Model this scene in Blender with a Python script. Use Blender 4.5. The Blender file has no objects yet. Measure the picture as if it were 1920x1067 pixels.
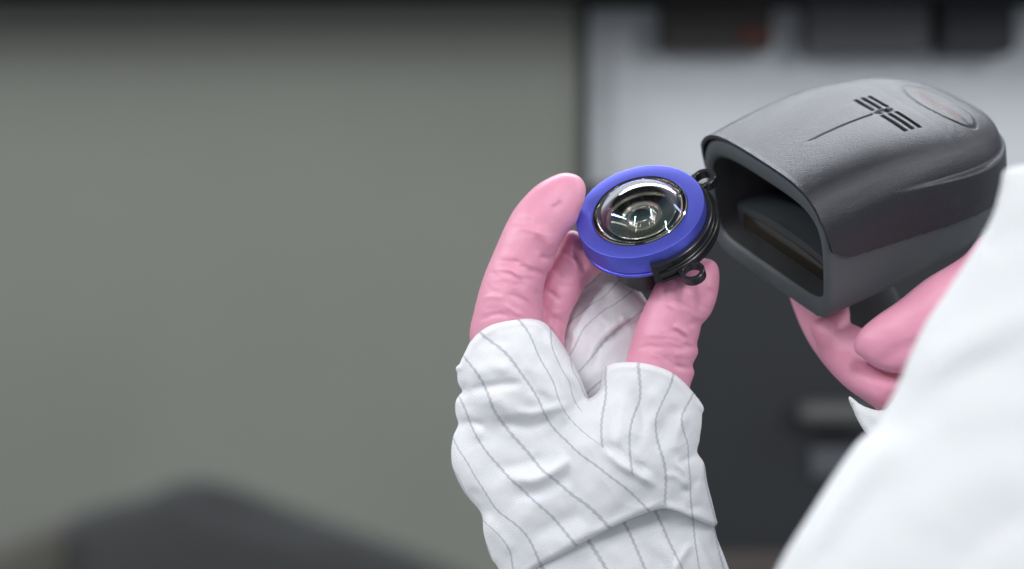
import bpy, bmesh, math, random
import numpy as np
from mathutils import Vector, Matrix

# ------------------------------------------------------------------ camera, world, lights, exposure
S = bpy.context.scene
COL = S.collection
LENS, D0, ZC = 85.0, 0.80, 1.30
K = 36.0 / LENS / 1920.0            # metres per photograph pixel at one metre
U = K * D0                          # metres per pixel at the focus distance
cam_d = bpy.data.cameras.new('camera'); cam = bpy.data.objects.new('camera', cam_d); COL.objects.link(cam)
cam.location = (0, 0, ZC); cam.rotation_euler = (math.pi / 2, 0, 0)
cam_d.lens = LENS; cam_d.sensor_width = 36; cam_d.clip_start = 0.02; cam_d.clip_end = 50
cam_d.dof.use_dof = True; cam_d.dof.focus_distance = 0.79; cam_d.dof.aperture_fstop = 5.6
S.camera = cam
S.view_settings.view_transform = 'Standard'; S.view_settings.look = 'None'
S.view_settings.gamma = 1; S.view_settings.exposure = 0
S.view_settings.use_curve_mapping = False
S.cycles.use_denoising = True
S.cycles.max_bounces = 10; S.cycles.transmission_bounces = 10; S.cycles.glossy_bounces = 6
W = bpy.data.worlds.new('World'); S.world = W; W.use_nodes = True
bg = W.node_tree.nodes['Background']; bg.inputs[0].default_value = (0.86, 0.92, 1.0, 1); bg.inputs[1].default_value = 0.46
# world ramp: dark overhead patch and bright ring painted in for the dome's reflection
_t = W.node_tree; _tc = _t.nodes.new('ShaderNodeTexCoord'); _d = _t.nodes.new('ShaderNodeVectorMath'); _d.operation = 'DOT_PRODUCT'
_d.inputs[1].default_value = Vector((-.28, .02, .96)).normalized(); _t.links.new(_tc.outputs['Generated'], _d.inputs[0])
_r = _t.nodes.new('ShaderNodeValToRGB'); _t.links.new(_d.outputs['Value'], _r.inputs[0])
_r.color_ramp.elements[0].position = 0.0; _r.color_ramp.elements[0].color = (.60, .64, .70, 1)
_r.color_ramp.elements[1].position = .82; _r.color_ramp.elements[1].color = (.045, .045, .05, 1)
for _p, _c in ((.50, (1.0, 1.05, 1.12, 1)), (.70, (1.35, 1.4, 1.5, 1)), (.765, (.9, .95, 1.0, 1))):
    _e = _r.color_ramp.elements.new(_p); _e.color = _c
_t.links.new(_r.outputs[0], bg.inputs[0])

def area(name, loc, target, sx, sy, power, col=(1, 1, 1)):
    d = bpy.data.lights.new(name, 'AREA'); d.shape = 'RECTANGLE'; d.size = sx; d.size_y = sy; d.energy = power; d.color = col
    o = bpy.data.objects.new(name, d); COL.objects.link(o); o.location = loc
    o.rotation_euler = (Vector(target) - Vector(loc)).to_track_quat('-Z', 'Y').to_euler()
    return o
area('unseen_lamp', (-1.25, 0.5, 2.15), (0.0, 0.8, 1.3), 1.2, 0.05, 13, (0.97, 0.98, 1.0))
area('unseen_lamp', (0.15, 1.75, 2.55), (0.15, 0.85, 1.3), 1.5, 0.12, 23, (0.90, 0.94, 1.0))
for _x, _z in ((-0.75, 2.15), (0.2, 2.6), (1.0, 1.85)):
    area('unseen_lamp', (_x, -0.5, _z), (0.0, 1.2, 1.2), 0.05, 0.6, 8.2, (0.98, 0.98, 1.0))  # front fill strips, added; staggered heights soften the shade, thin shapes make lens glints
area('unseen_lamp', (1.45, 0.7, 2.1), (0.15, 0.85, 1.3), 0.14, 1.2, 8, (0.95, 0.97, 1.0))

# ------------------------------------------------------------------ helpers
def A2W(px, py, q):
    """photograph pixel + depth offset (in focus-plane pixels) -> metres"""
    px, py, q = (np.asarray(a, float) for a in (px, py, q))
    d = D0 + q * U
    return np.stack([(px - 960) * K * d, d + 0 * px, ZC - (py - 533.5) * K * d], -1)

def mesh_np(name, verts, faces, mat, parent=None, smooth=True):
    me = bpy.data.meshes.new(name); me.from_pydata(np.asarray(verts, float).tolist(), [], [tuple(int(i) for i in f) for f in faces]); me.update()
    if smooth: me.polygons.foreach_set('use_smooth', [True] * len(me.polygons))
    if mat: me.materials.append(mat)
    o = bpy.data.objects.new(name, me); COL.objects.link(o)
    if parent: o.parent = parent
    return o

def bm_obj(name, bm, mat, parent=None, smooth=False):
    bmesh.ops.recalc_face_normals(bm, faces=bm.faces)
    me = bpy.data.meshes.new(name); bm.to_mesh(me); bm.free()
    if smooth: me.polygons.foreach_set('use_smooth', [True] * len(me.polygons))
    if mat: me.materials.append(mat)
    o = bpy.data.objects.new(name, me); COL.objects.link(o)
    if parent: o.parent = parent
    return o

def box(bm, lo, hi, bev=0.0):
    r = bmesh.ops.create_cube(bm, size=1)
    vs = r['verts']
    for v in vs:
        v.co = Vector([lo[i] + (v.co[i] + .5) * (hi[i] - lo[i]) for i in range(3)])
    if bev:
        es = list({e for v in vs for e in v.link_edges})
        bmesh.ops.bevel(bm, geom=es, offset=bev, segments=3, affect='EDGES', profile=.6)

def tag(o, label=None, cat=None, group=None, kind=None):
    if label: o['label'] = label
    if cat: o['category'] = cat
    if group: o['group'] = group
    if kind: o['kind'] = kind
    return o

def empty(name, loc=(0, 0, 0)):
    o = bpy.data.objects.new(name, None); COL.objects.link(o); o.location = loc; o.empty_display_size = .02
    return o

def spline(pts, n=8, closed=False):
    P = np.array(pts, float); m = len(P); out = []
    rng = range(m) if closed else range(m - 1)
    for i in rng:
        if closed: p0, p1, p2, p3 = P[i - 1], P[i], P[(i + 1) % m], P[(i + 2) % m]
        else: p0, p1, p2, p3 = P[max(i - 1, 0)], P[i], P[i + 1], P[min(i + 2, m - 1)]
        for t in np.linspace(0, 1, n, endpoint=False):
            out.append(.5 * ((2 * p1) + (-p0 + p2) * t + (2 * p0 - 5 * p1 + 4 * p2 - p3) * t * t + (-p0 + 3 * p1 - 3 * p2 + p3) * t ** 3))
    if not closed: out.append(P[-1])
    return np.array(out)

def seg_dist(X, Y, pts):
    best = np.full(X.shape, 1e9); par = np.zeros(X.shape); L = 0
    seg = np.linalg.norm(np.diff(pts, axis=0), axis=1); tot = seg.sum()
    for i in range(len(pts) - 1):
        ax, ay = pts[i][:2]; dx, dy = pts[i + 1][0] - ax, pts[i + 1][1] - ay
        t = np.clip(((X - ax) * dx + (Y - ay) * dy) / (dx * dx + dy * dy + 1e-9), 0, 1)
        d = np.hypot(X - ax - t * dx, Y - ay - t * dy)
        m = d < best; best = np.where(m, d, best); par = np.where(m, (L + t * seg[i]) / tot, par); L += seg[i]
    return best, par

def poly_sd(X, Y, pts):
    """signed distance, positive inside"""
    P = np.vstack([pts, pts[:1]])
    d, _ = seg_dist(X, Y, P)
    ins = np.zeros(X.shape, bool)
    for i in range(len(P) - 1):
        (x1, y1), (x2, y2) = P[i], P[i + 1]
        if y1 == y2: continue
        c = ((y1 > Y) != (y2 > Y)) & (X < (x2 - x1) * (Y - y1) / (y2 - y1) + x1)
        ins ^= c
    return np.where(ins, d, -d)

def blur2(A, r):
    k = np.exp(-np.linspace(-2, 2, 2 * r + 1) ** 2); k /= k.sum()
    for ax in (0, 1):
        P = np.pad(A, [(r, r) if i == ax else (0, 0) for i in (0, 1)], mode='edge')
        A = sum(k[j] * (P[j:j + A.shape[0], :] if ax == 0 else P[:, j:j + A.shape[1]]) for j in range(2 * r + 1))
    return A

def inflate(X, Y, poly, h):
    """round tube-like half thickness squared over a plan outline (Poisson inflation), signed"""
    D = poly_sd(X, Y, poly); M = D > 0
    def Ap(u):
        v = 4 * u.copy(); v[1:] -= u[:-1]; v[:-1] -= u[1:]; v[:, 1:] -= u[:, :-1]; v[:, :-1] -= u[:, 1:]
        return np.where(M, v, 0)
    b = np.where(M, h * h, 0.0); u = np.zeros_like(b); r = b - Ap(u); p = r.copy(); rs = (r * r).sum()
    for _ in range(500):
        q = Ap(p); a = rs / max((p * q).sum(), 1e-12); u += a * p; r -= a * q; n = (r * r).sum()
        if n < 1e-5 * (b * b).sum(): break
        p = r + n / rs * p; rs = n
    ok = D > 2 * h
    g = np.where(ok, u / np.maximum(D, h), 0); w = ok.astype(float)
    gb, wb = blur2(g, 3), blur2(w, 3)
    G = np.where(ok, g, gb / np.maximum(wb, 1e-6)); G = np.where((wb > 1e-3), G, np.nan)
    fill = np.nanmean(G); G = np.where(np.isnan(G), fill, G); G = blur2(G, 2)
    return 2 * D * np.maximum(G, 1.0), D

def field(X, Y, pts, s=60.0):
    a = 0; w = 0
    for (x, y, q) in pts:
        k = 1 / ((X - x) ** 2 + (Y - y) ** 2 + s * s) ** 1.5; a = a + k * q; w = w + k
    return a / w

def ridges(X, Y, L):
    h = np.zeros(X.shape)
    for pts, wd, amp in L:
        d, t = seg_dist(X, Y, spline(pts, 6)); h += amp * np.exp(-(d / wd) ** 2) * np.clip(np.sin(np.clip(t, .0, 1) * math.pi) * 1.6 + .05, 0, 1)
    return h

def smin(a, b, k):
    h = np.clip(.5 + .5 * (b - a) / k, 0, 1); return b + (a - b) * h - k * h * (1 - h)

def surface_nets(f, org, h):
    ins = f < 0
    c = np.zeros(tuple(s - 1 for s in f.shape), np.int8)
    for i in (0, 1):
        for j in (0, 1):
            for k in (0, 1):
                c += ins[i:f.shape[0] - 1 + i, j:f.shape[1] - 1 + j, k:f.shape[2] - 1 + k]
    act = (c > 0) & (c < 8)
    idx = np.argwhere(act); vid = np.full(act.shape, -1, np.int32); vid[act] = np.arange(len(idx))
    acc = np.zeros((len(idx), 3)); cnt = np.zeros(len(idx))
    for ax in range(3):
        o1, o2 = [a for a in range(3) if a != ax]
        for a in (0, 1):
            for b in (0, 1):
                off = np.zeros(3, int); off[o1] = a; off[o2] = b
                p = idx + off; p2 = p.copy(); p2[:, ax] += 1
                f0 = f[p[:, 0], p[:, 1], p[:, 2]]; f1 = f[p2[:, 0], p2[:, 1], p2[:, 2]]
                m = (f0 < 0) != (f1 < 0)
                t = np.where(m, f0 / np.where(m, f0 - f1, 1), 0)
                pos = (off + 0.0)[None, :].repeat(len(idx), 0); pos[:, ax] = t
                acc[m] += pos[m]; cnt[m] += 1
    V = idx + acc / cnt[:, None]
    faces = []
    for ax in range(3):
        o1, o2 = [a for a in range(3) if a != ax]
        sl0 = [slice(None)] * 3; sl1 = [slice(None)] * 3; sl0[ax] = slice(0, -1); sl1[ax] = slice(1, None)
        e = ins[tuple(sl0)] != ins[tuple(sl1)]
        P = np.argwhere(e); P = P[(P[:, o1] > 0) & (P[:, o2] > 0) & (P[:, o1] < f.shape[o1] - 1) & (P[:, o2] < f.shape[o2] - 1)]
        fl = ins[P[:, 0], P[:, 1], P[:, 2]]
        q = []
        for (a, b) in ((1, 1), (0, 1), (0, 0), (1, 0)):
            R = P.copy(); R[:, o1] -= a; R[:, o2] -= b; q.append(vid[R[:, 0], R[:, 1], R[:, 2]])
        Q = np.stack(q, 1)
        if ax == 1: fl = ~fl
        Q[~fl] = Q[~fl][:, ::-1]
        faces.append(Q)
    return V * h + np.asarray(org), np.vstack(faces)

def grid(x0, x1, y0, y1, h):
    X, Y = np.meshgrid(np.arange(x0, x1, h, float), np.arange(y0, y1, h, float), indexing='ij'); return X, Y

def solid(name, X, Y, q0, q1, h, fn, mat, parent, relax=1, attrs=None):
    """fn(q) -> implicit values on the X,Y sheet for depth q; returns the meshed solid in metres"""
    Q = np.arange(q0, q1, h, float)
    f = np.stack([fn(q) for q in Q], -1).astype(np.float32)
    f[0], f[-1], f[:, 0], f[:, -1], f[:, :, 0], f[:, :, -1] = (np.maximum(a, 1) for a in (f[0], f[-1], f[:, 0], f[:, -1], f[:, :, 0], f[:, :, -1]))
    V, F = surface_nets(f, (X[0, 0], Y[0, 0], q0), h)
    for _ in range(relax):
        s = np.zeros_like(V); n = np.zeros(len(V))
        for a, b in ((0, 1), (1, 2), (2, 3), (3, 0)):
            np.add.at(s, F[:, a], V[F[:, b]]); np.add.at(s, F[:, b], V[F[:, a]]); np.add.at(n, F[:, a], 1); np.add.at(n, F[:, b], 1)
        V = V * .5 + .5 * s / np.maximum(n, 1)[:, None]
    w = A2W(V[:, 0], V[:, 1], V[:, 2])
    o = mesh_np(name, w, F, mat, parent)
    # the A-space axes (right, down, away) are right-handed like the world, fix orientation by volume sign
    a, b, c, d = (w[F[:, i]] for i in range(4))
    vol = np.einsum('ij,ij->i', a, np.cross(b, c)).sum() + np.einsum('ij,ij->i', a, np.cross(c, d)).sum()
    if vol < 0: o.data.flip_normals()
    if attrs:
        for nm, g in attrs.items():
            at = o.data.attributes.new(nm, 'FLOAT', 'POINT'); at.data.foreach_set('value', np.asarray(g(V), np.float32))
    return o

def tps(pts):
    """smooth scalar field through (x, y, value) points: thin plate spline with a little slack"""
    P = np.array(pts, float); n = len(P); x = P[:, :2] / 100
    r2 = ((x[:, None] - x[None]) ** 2).sum(-1); Kk = r2 * np.log(r2 + 1e-9) * .5 + np.eye(n) * .003
    A = np.zeros((n + 3, n + 3)); A[:n, :n] = Kk; A[:n, n] = 1; A[:n, n + 1:] = x; A[n, :n] = 1; A[n + 1:, :n] = x.T
    c = np.linalg.solve(A, np.concatenate([P[:, 2], [0, 0, 0]]))
    def ev(V):
        q = V[:, :2] / 100; out = c[n] + q @ c[n + 1:]
        for i in range(n):
            r = ((q - x[i]) ** 2).sum(-1); out = out + c[i] * r * np.log(r + 1e-9) * .5
        return out
    return ev

# ------------------------------------------------------------------ materials
class NT:
    def __init__(s, name):
        s.m = bpy.data.materials.new(name); s.m.use_nodes = True; s.t = s.m.node_tree; s.b = s.t.nodes['Principled BSDF']
    def n(s, ty, **kw):
        nd = s.t.nodes.new(ty)
        for k, v in kw.items():
            if k in nd.inputs: nd.inputs[k].default_value = v
            else: setattr(nd, k, v)
        return nd
    def l(s, a, b): s.t.links.new(a, b)
    def math(s, op, a, b=None, c=None):
        nd = s.t.nodes.new('ShaderNodeMath'); nd.operation = op
        for i, v in enumerate((a, b, c)):
            if v is None: continue
            if isinstance(v, (int, float)): nd.inputs[i].default_value = v
            else: s.l(v, nd.inputs[i])
        return nd.outputs[0]
    def mix(s, f, a, b):
        nd = s.t.nodes.new('ShaderNodeMix'); nd.data_type = 'RGBA'
        for i, v in ((0, f), (6, a), (7, b)):
            if isinstance(v, (int, float)): nd.inputs[i].default_value = v
            elif isinstance(v, tuple): nd.inputs[i].default_value = (*v, 1) if len(v) == 3 else v
            else: s.l(v, nd.inputs[i])
        return nd.outputs[2]
    def noise(s, scale, detail=3, rough=.5, vec=None):
        nd = s.n('ShaderNodeTexNoise'); nd.inputs['Scale'].default_value = scale; nd.inputs['Detail'].default_value = detail; nd.inputs['Roughness'].default_value = rough
        if vec is None:
            tc = s.n('ShaderNodeTexCoord'); vec = tc.outputs['Object']
        s.l(vec, nd.inputs['Vector']); return nd.outputs['Fac']
    def bump(s, h, strength, dist, prev=None):
        nd = s.n('ShaderNodeBump'); nd.inputs['Strength'].default_value = strength; nd.inputs['Distance'].default_value = dist
        s.l(h, nd.inputs['Height'])
        if prev is not None: s.l(prev, nd.inputs['Normal'])
        s.l(nd.outputs[0], s.b.inputs['Normal']); return nd.outputs[0]

def mat(name, col, rough=.5, metal=0.0, spec=.5, var=.08, nscale=60, bump=0.0, bscale=400, bdist=.0002, **kw):
    s = NT(name); c = tuple(col)
    f = s.noise(nscale)
    s.l(s.mix(f, tuple(x * (1 - var) for x in c), tuple(min(1, x * (1 + var)) for x in c)), s.b.inputs['Base Color'])
    s.b.inputs['Roughness'].default_value = rough; s.b.inputs['Metallic'].default_value = metal
    s.b.inputs['Specular IOR Level'].default_value = spec
    for k, v in kw.items(): s.b.inputs[k].default_value = v
    if bump: s.bump(s.noise(bscale, 4), bump, bdist)
    return s.m

# pink nitrile: satin, slightly translucent, with fine stretch wrinkles
s = NT('pink_nitrile')
f1 = s.noise(45, 4)
base = s.mix(f1, (0.67, 0.27, 0.38), (0.77, 0.36, 0.475))
s.l(base, s.b.inputs['Base Color'])
s.b.inputs['Roughness'].default_value = .42; s.b.inputs['Specular IOR Level'].default_value = .45
s.b.inputs['Subsurface Weight'].default_value = .35; s.b.inputs['Subsurface Scale'].default_value = .004
s.b.inputs['Subsurface Radius'].default_value = (1, .35, .35)
tc = s.n('ShaderNodeTexCoord'); mp = s.n('ShaderNodeMapping'); mp.inputs['Scale'].default_value = (1, 1, 3.2); mp.inputs['Rotation'].default_value = (0, math.radians(-22), 0)
s.l(tc.outputs['Object'], mp.inputs['Vector'])
w1 = s.noise(95, 3, .55, mp.outputs[0])
b1 = s.bump(w1, .10, .0016)
w2 = s.noise(150, 2, .5, mp.outputs[0]); rg = s.math('POWER', s.math('SUBTRACT', 1.0, s.math('ABSOLUTE', s.math('MULTIPLY_ADD', w2, 2.0, -1.0))), 9.0)
mk = s.math('SMOOTH_MAX', s.math('SUBTRACT', s.noise(38, 2), .44), 0.0, .03)
b1 = s.bump(s.math('MULTIPLY', rg, s.math('MULTIPLY', mk, 4.0)), -.7, .0030, b1)
s.bump(s.noise(1500, 2), .12, .00012, b1)
PINK = s.m

def fabric(name, two=True, stripes=True, col=(.80, .805, .825)):
    s = NT(name)
    w1 = s.noise(30, 4)
    base = s.mix(w1, tuple(c * .975 for c in col), col)
    if stripes:
        def line(un):
            a = s.n('ShaderNodeAttribute'); a.attribute_name = un
            v = s.n('ShaderNodeAttribute'); v.attribute_name = 'stripe_v'
            z = s.math('PINGPONG', v.outputs['Fac'], 5.5)           # sewn zigzag
            u = s.math('ADD', a.outputs['Fac'], s.math('MULTIPLY', s.math('SUBTRACT', z, 2.75), .0048))
            d = s.math('ABSOLUTE', s.math('SUBTRACT', s.math('FRACT', s.math('ADD', u, .5)), .5))
            mr = s.n('ShaderNodeMapRange'); mr.interpolation_type = 'SMOOTHSTEP'
            mr.inputs['From Min'].default_value = .020; mr.inputs['From Max'].default_value = .062; mr.inputs['To Min'].default_value = 1; mr.inputs['To Max'].default_value = 0
            s.l(d, mr.inputs['Value']); return mr.outputs[0]
        L = line('stripe_u')
        if two:
            m = s.n('ShaderNodeAttribute'); m.attribute_name = 'stripe_m'
            L2 = line('stripe_w')
            L = s.math('ADD', s.math('MULTIPLY', L, s.math('SUBTRACT', 1.0, m.outputs['Fac'])), s.math('MULTIPLY', L2, m.outputs['Fac']))
        br = s.noise(700, 2)
        L = s.math('MULTIPLY', L, s.math('MULTIPLY_ADD', br, .5, .5))
        base = s.mix(L, base, (.43, .44, .47))
    s.l(base, s.b.inputs['Base Color'])
    s.b.inputs['Roughness'].default_value = .85; s.b.inputs['Specular IOR Level'].default_value = .25
    s.b.inputs['Sheen Weight'].default_value = .15
    s.b.inputs['Subsurface Weight'].default_value = .15; s.b.inputs['Subsurface Scale'].default_value = .003
    tc = s.n('ShaderNodeTexCoord'); mp = s.n('ShaderNodeMapping'); mp.inputs['Rotation'].default_value = (0, math.radians(35), 0)
    s.l(tc.outputs['Object'], mp.inputs['Vector'])
    wv = s.n('ShaderNodeTexWave'); wv.bands_direction = 'Z'; wv.inputs['Scale'].default_value = 420; wv.inputs['Distortion'].default_value = 1.2; wv.inputs['Detail'].default_value = 1
    s.l(mp.outputs[0], wv.inputs['Vector'])
    b = s.bump(wv.outputs['Fac'], .22, .00025)
    b = s.bump(s.noise(1600, 2), .25, .0002, b)
    w2 = s.noise(50, 1, .5); rg = s.math('POWER', s.math('SUBTRACT', 1.0, s.math('ABSOLUTE', s.math('MULTIPLY_ADD', w2, 2.0, -1.0))), 5.0)
    b = s.bump(s.math('MULTIPLY', rg, s.math('MULTIPLY', s.math('SMOOTH_MAX', s.math('SUBTRACT', s.noise(22, 1), .46), 0.0, .03), 4.0)), .16, .0030, b)
    s.bump(s.noise(60, 3), .10, .0020, b)
    return s.m
FAB = fabric('striped_antistatic_fabric')
FAB2 = fabric('striped_coat_fabric', two=False)
COATM = fabric('plain_white_coat_fabric', stripes=False, col=(.66, .68, .69))

# blue anodised aluminium
s = NT('blue_anodised_aluminium'); f1 = s.noise(1600, 3, .8)
s.l(s.mix(f1, (.08, .095, .56), (.15, .17, .80)), s.b.inputs['Base Color'])
s.b.inputs['Metallic'].default_value = .72; s.b.inputs['Roughness'].default_value = .40
s.bump(f1, .15, .00008)
BLUE = s.m
BLK = mat('black_anodised_metal', (.022, .022, .024), .27, .3, .5, bump=.1, bscale=2500, bdist=.00005)
BLKG = mat('glossy_black_lens_edge', (.012, .012, .013), .12, 0, .6)
RINGM = mat('polished_dark_retaining_ring', (.50, .49, .36), .10, 1.0)
GOLD = mat('polished_inner_ring', (.62, .60, .52), .22, 1.0)
def glass(name, col=(1, 1, 1), ior=1.52, coat=0):
    s = NT(name); s.b.inputs['Base Color'].default_value = (*col, 1); s.b.inputs['Roughness'].default_value = 0
    s.b.inputs['Transmission Weight'].default_value = 1; s.b.inputs['IOR'].default_value = ior
    if coat:
        s.b.inputs['Thin Film Thickness'].default_value = coat; s.b.inputs['Thin Film IOR'].default_value = 1.5
    return s.m
GLASS = glass('coated_dome_glass', (.97, .98, .97), 1.60, 330)
GLASS2 = glass('inner_element_glass', (.92, .92, .92), 1.65, 0)

# scanner plastics
def plastic(name, a, b, rough, bump, scale):
    s = NT(name); f = s.noise(.012, 3); s.l(s.mix(f, a, b), s.b.inputs['Base Color'])
    s.b.inputs['Roughness'].default_value = rough; s.b.inputs['Specular IOR Level'].default_value = .55
    tc = s.n('ShaderNodeTexCoord'); vo = s.n('ShaderNodeTexVoronoi'); vo.inputs['Scale'].default_value = scale
    s.l(tc.outputs['Object'], vo.inputs['Vector'])
    b1 = s.bump(vo.outputs['Distance'], bump, .0003)
    s.bump(s.noise(scale * .5, 4), bump, .0003, b1)
    return s.m
SHELL = plastic('dark_grey_textured_plastic', (.012, .013, .018), (.017, .018, .024), .29, .34, .55)
LOWER = plastic('slate_grey_plastic', (.062, .074, .079), (.072, .085, .090), .48, .25, .45)
HANDLE = plastic('black_grip_plastic', (.010, .010, .011), (.016, .016, .017), .35, .2, .4)
CAV = mat('matt_black_cavity', (.014, .015, .016), .8)
WIN = mat('tinted_scan_window', (.022, .018, .012), .10, 0, .7)
REDTX = mat('faded_red_print', (.15, .045, .042), .5)
BADGE = mat('badge_grey_plastic', (.036, .042, .043), .45)

# ------------------------------------------------------------------ background
def slab(name, px0, px1, py0, py1, d, thick, m, label, cat, bev=.004, parent=None):
    q = (d - D0) / U
    a = A2W(px0, py1, q); b = A2W(px1, py0, q)
    bm = bmesh.new(); box(bm, (a[0], d, a[2]), (b[0], d + thick, b[2]), bev)
    o = bm_obj(name, bm, m, parent)
    if label: tag(o, label, cat)
    return o
PANEL = mat('grey_green_powder_coat', (.180, .190, .164), .55, 0, .35, var=.07, nscale=7, bump=.05, bscale=300)
slab('partition_panel', -900, 1088, -70, 2200, 1.50, .03, PANEL, 'plain grey green partition panel filling the left background', 'partition', .003)
slab('panel_post', 1089, 1105, -70, 2200, 1.492, .045, mat('dark_edge_trim', (.03, .034, .033), .5), 'narrow dark vertical post at the right edge of the grey green panel', 'post', .002)
WALLM = mat('pale_blue_grey_wall_paint', (.70, .735, .76), .5, 0, .3, var=.05, nscale=9)
slab('back_wall', 1040, 3100, -900, 2600, 1.54, .04, WALLM, 'pale blue grey wall behind the scanner', 'wall')
DKM = mat('dark_navy_cabinet_paint', (.017, .0195, .0225), .5, 0, .3, var=.1, nscale=8)
cab = empty('equipment_cabinet', A2W(1500, 2200, (1.4 - D0) / U).tolist())
tag(cab, 'dark navy equipment cabinet below the scanner with a blurred grey pull handle', 'cabinet')
def child_fix(o, root):
    o.parent = root; o.matrix_parent_inverse = Matrix.Translation(-root.location)
for o in (slab('body', 1108, 3000, 345, 2200, 1.512, .027, DKM, None, None),
          slab('handle', 1500, 1640, 752, 800, 1.485, .034, mat('satin_grey_handle', (.07, .073, .073), .4), None, None, .008),
          slab('label_plate', 1520, 1640, 840, 895, 1.507, .004, mat('dull_grey_plate', (.062, .068, .075), .5), None, None, .001),
          slab('plinth', 1300, 3000, 1035, 2200, 1.503, .010, mat('brown_plinth', (.055, .043, .040), .6), None, None, .003)):
    child_fix(o, cab)
# added board, invented to cast shade on the top of the background
q = (1.28 - D0) / U
a = A2W(-1500, 0, q); b = A2W(3400, -400, q)
z_bot = float(A2W(0, -28, (1.415 - D0) / U)[2])
bm = bmesh.new(); box(bm, (a[0], 1.425, z_bot), (b[0], 1.54, z_bot + .04), .003)
tag(bm_obj('added_shade_board', bm, mat('charcoal_shade_board', (.030, .030, .030), .9, 0, 0)), 'charcoal board added along the top of the background to shade it', 'shade board')
BOXM = mat('dark_warm_box', (.035, .030, .028), .6, var=.3, nscale=30)
b1 = slab('wall_box', 1240, 1450, -20, 92, 1.505, .034, BOXM, 'dark brown box with a red mark hanging left of the other two', 'box', .004)
bm = bmesh.new(); aa = A2W(1385, 92, (1.505 - D0) / U); box(bm, (aa[0], 1.5025, aa[2] + .004), (aa[0] + .02, 1.5045, aa[2] + .013))
rm = bm_obj('red_mark', bm, mat('red_print', (.10, .025, .02), .7)); rm.parent = b1
slab('wall_box', 1512, 1748, -20, 98, 1.505, .034, mat('grey_box', (.085, .086, .092), .6), 'mid grey box in the middle of the three under the added shade board', 'box', .004)
slab('wall_box', 1765, 1905, -20, 98, 1.50, .039, mat('black_box', (.022, .023, .028), .6), 'narrow black box rightmost under the added shade board', 'box', .004)

# ------------------------------------------------------------------ lens module
LC = A2W(1199.5, 395, 0)
Rl = Vector((0, 1, 0)).rotation_difference(Vector(((1202 - 960) * K, 1, -(396 - 533.5) * K)).normalized())
n_ = Rl @ Vector((-.218, -.677, .703)).normalized(); u_ = Rl @ Vector((.955, 0, .296)); u_ = (u_ - n_ * u_.dot(n_)).normalized(); v_ = n_.cross(u_)
lens = empty('lens_module', LC.tolist())
lens.matrix_world = Matrix.Translation(Vector(LC)) @ Matrix((u_, v_, n_)).transposed().to_4x4()
tag(lens, 'round blue ringed camera lens module held between pink gloved fingertips', 'lens')

def lathe(name, prof, m, parent, seg=128, a0=None, a1=None, smooth_ang=35):
    """prof: list of (r, z) in mm, closed loop unless it touches the axis"""
    full = a0 is None; a0 = 0 if full else math.radians(a0); a1 = 2 * math.pi if full else math.radians(a1)
    bm = bmesh.new(); rings = []
    na = seg if full else seg + 1
    for i in range(na):
        t = a0 + (a1 - a0) * i / seg
        rings.append([bm.verts.new((r * 1e-3 * math.cos(t), r * 1e-3 * math.sin(t), z * 1e-3)) for r, z in prof])
    m_ = len(prof)
    for i in range(seg):
        A, B = rings[i], rings[(i + 1) % na]
        for j in range(m_):
            k = (j + 1) % m_
            if prof[j][0] == 0 and prof[k][0] == 0: continue
            bm.faces.new((A[j], B[j], B[k], A[k]))
    if not full:
        bm.faces.new(rings[0]); bm.faces.new(rings[-1][::-1])
    bmesh.ops.remove_doubles(bm, verts=bm.verts, dist=1e-7)
    for f in bm.faces: f.smooth = True
    for e in bm.edges:
        if len(e.link_faces) == 2 and e.calc_face_angle(0) > math.radians(smooth_ang): e.smooth = False
    return bm_obj(name, bm, m, parent, smooth=False)

def bmsm(o):
    return o
R = 21.7
ring = lathe('blue_ring', [(16.0, -.35), (16.3, 0), (R - .45, 0), (R - .12, -.12), (R, -.45), (R, -7.3), (R - .45, -7.5), (R - .45, -8.0), (R, -8.2), (R, -9.3), (R - .5, -9.7), (15, -9.7), (15, -2.0)], BLUE, lens, 160)
ret = lathe('retaining_ring', [(16.02, -.9), (16.02, .15), (15.7, .55), (15.2, .45), (14.75, -.1), (14.5, -.9), (13.2, -1.6), (13.2, -2.0), (16.02, -2)], RINGM, lens, 160)
# dome: solid meniscus
def arc(rb, z0, h, n=26):
    rho = (rb * rb + h * h) / (2 * h); zc = z0 + h - rho
    t = math.asin(min(1, rb / rho))
    return [(rho * math.sin(t * (1 - i / n)), zc + rho * math.cos(t * (1 - i / n))) for i in range(n + 1)]
out = arc(14.7, 0.1, 7.0); inn = arc(12.0, -.6, 4.6)
out[-1] = (0, out[-1][1]); inn[-1] = (0, inn[-1][1])
dome = lathe('glass_dome', [(14.4, -1.2)] + out + inn[::-1] + [(12.2, -1.2)], GLASS, lens, 128, smooth_ang=50)
hood = lathe('inner_barrel', [(13.1, -1.7), (12.6, -2.2), (10.4, -3.0), (10.2, -3.6), (8.4, -4.0), (8.2, -4.7), (0, -4.7), (0, -6), (14, -6), (14, -2.1), (13.2, -2.1)], BLKG, lens, 96)
e2 = lathe('element_ring', [(6.9, -4.65), (6.9, -2.6), (6.5, -1.9), (5.9, -1.9), (5.5, -2.4), (4.4, -3.4), (4.4, -4.65)], GOLD, hood, 96)
o2 = arc(5.4, -2.6, 1.7, 12); o2[-1] = (0, o2[-1][1])
e3 = lathe('front_element', [(0, -3.9), (5.2, -3.6)] + o2, GLASS2, hood, 64)
pp = lathe('aperture', [(0, -4.55), (4.3, -4.55), (4.3, -4.3), (3.9, -4.0), (3.2, -4.0), (2.9, -4.3), (2.9, -4.5), (0, -4.5)], GOLD, hood, 48)
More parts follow.
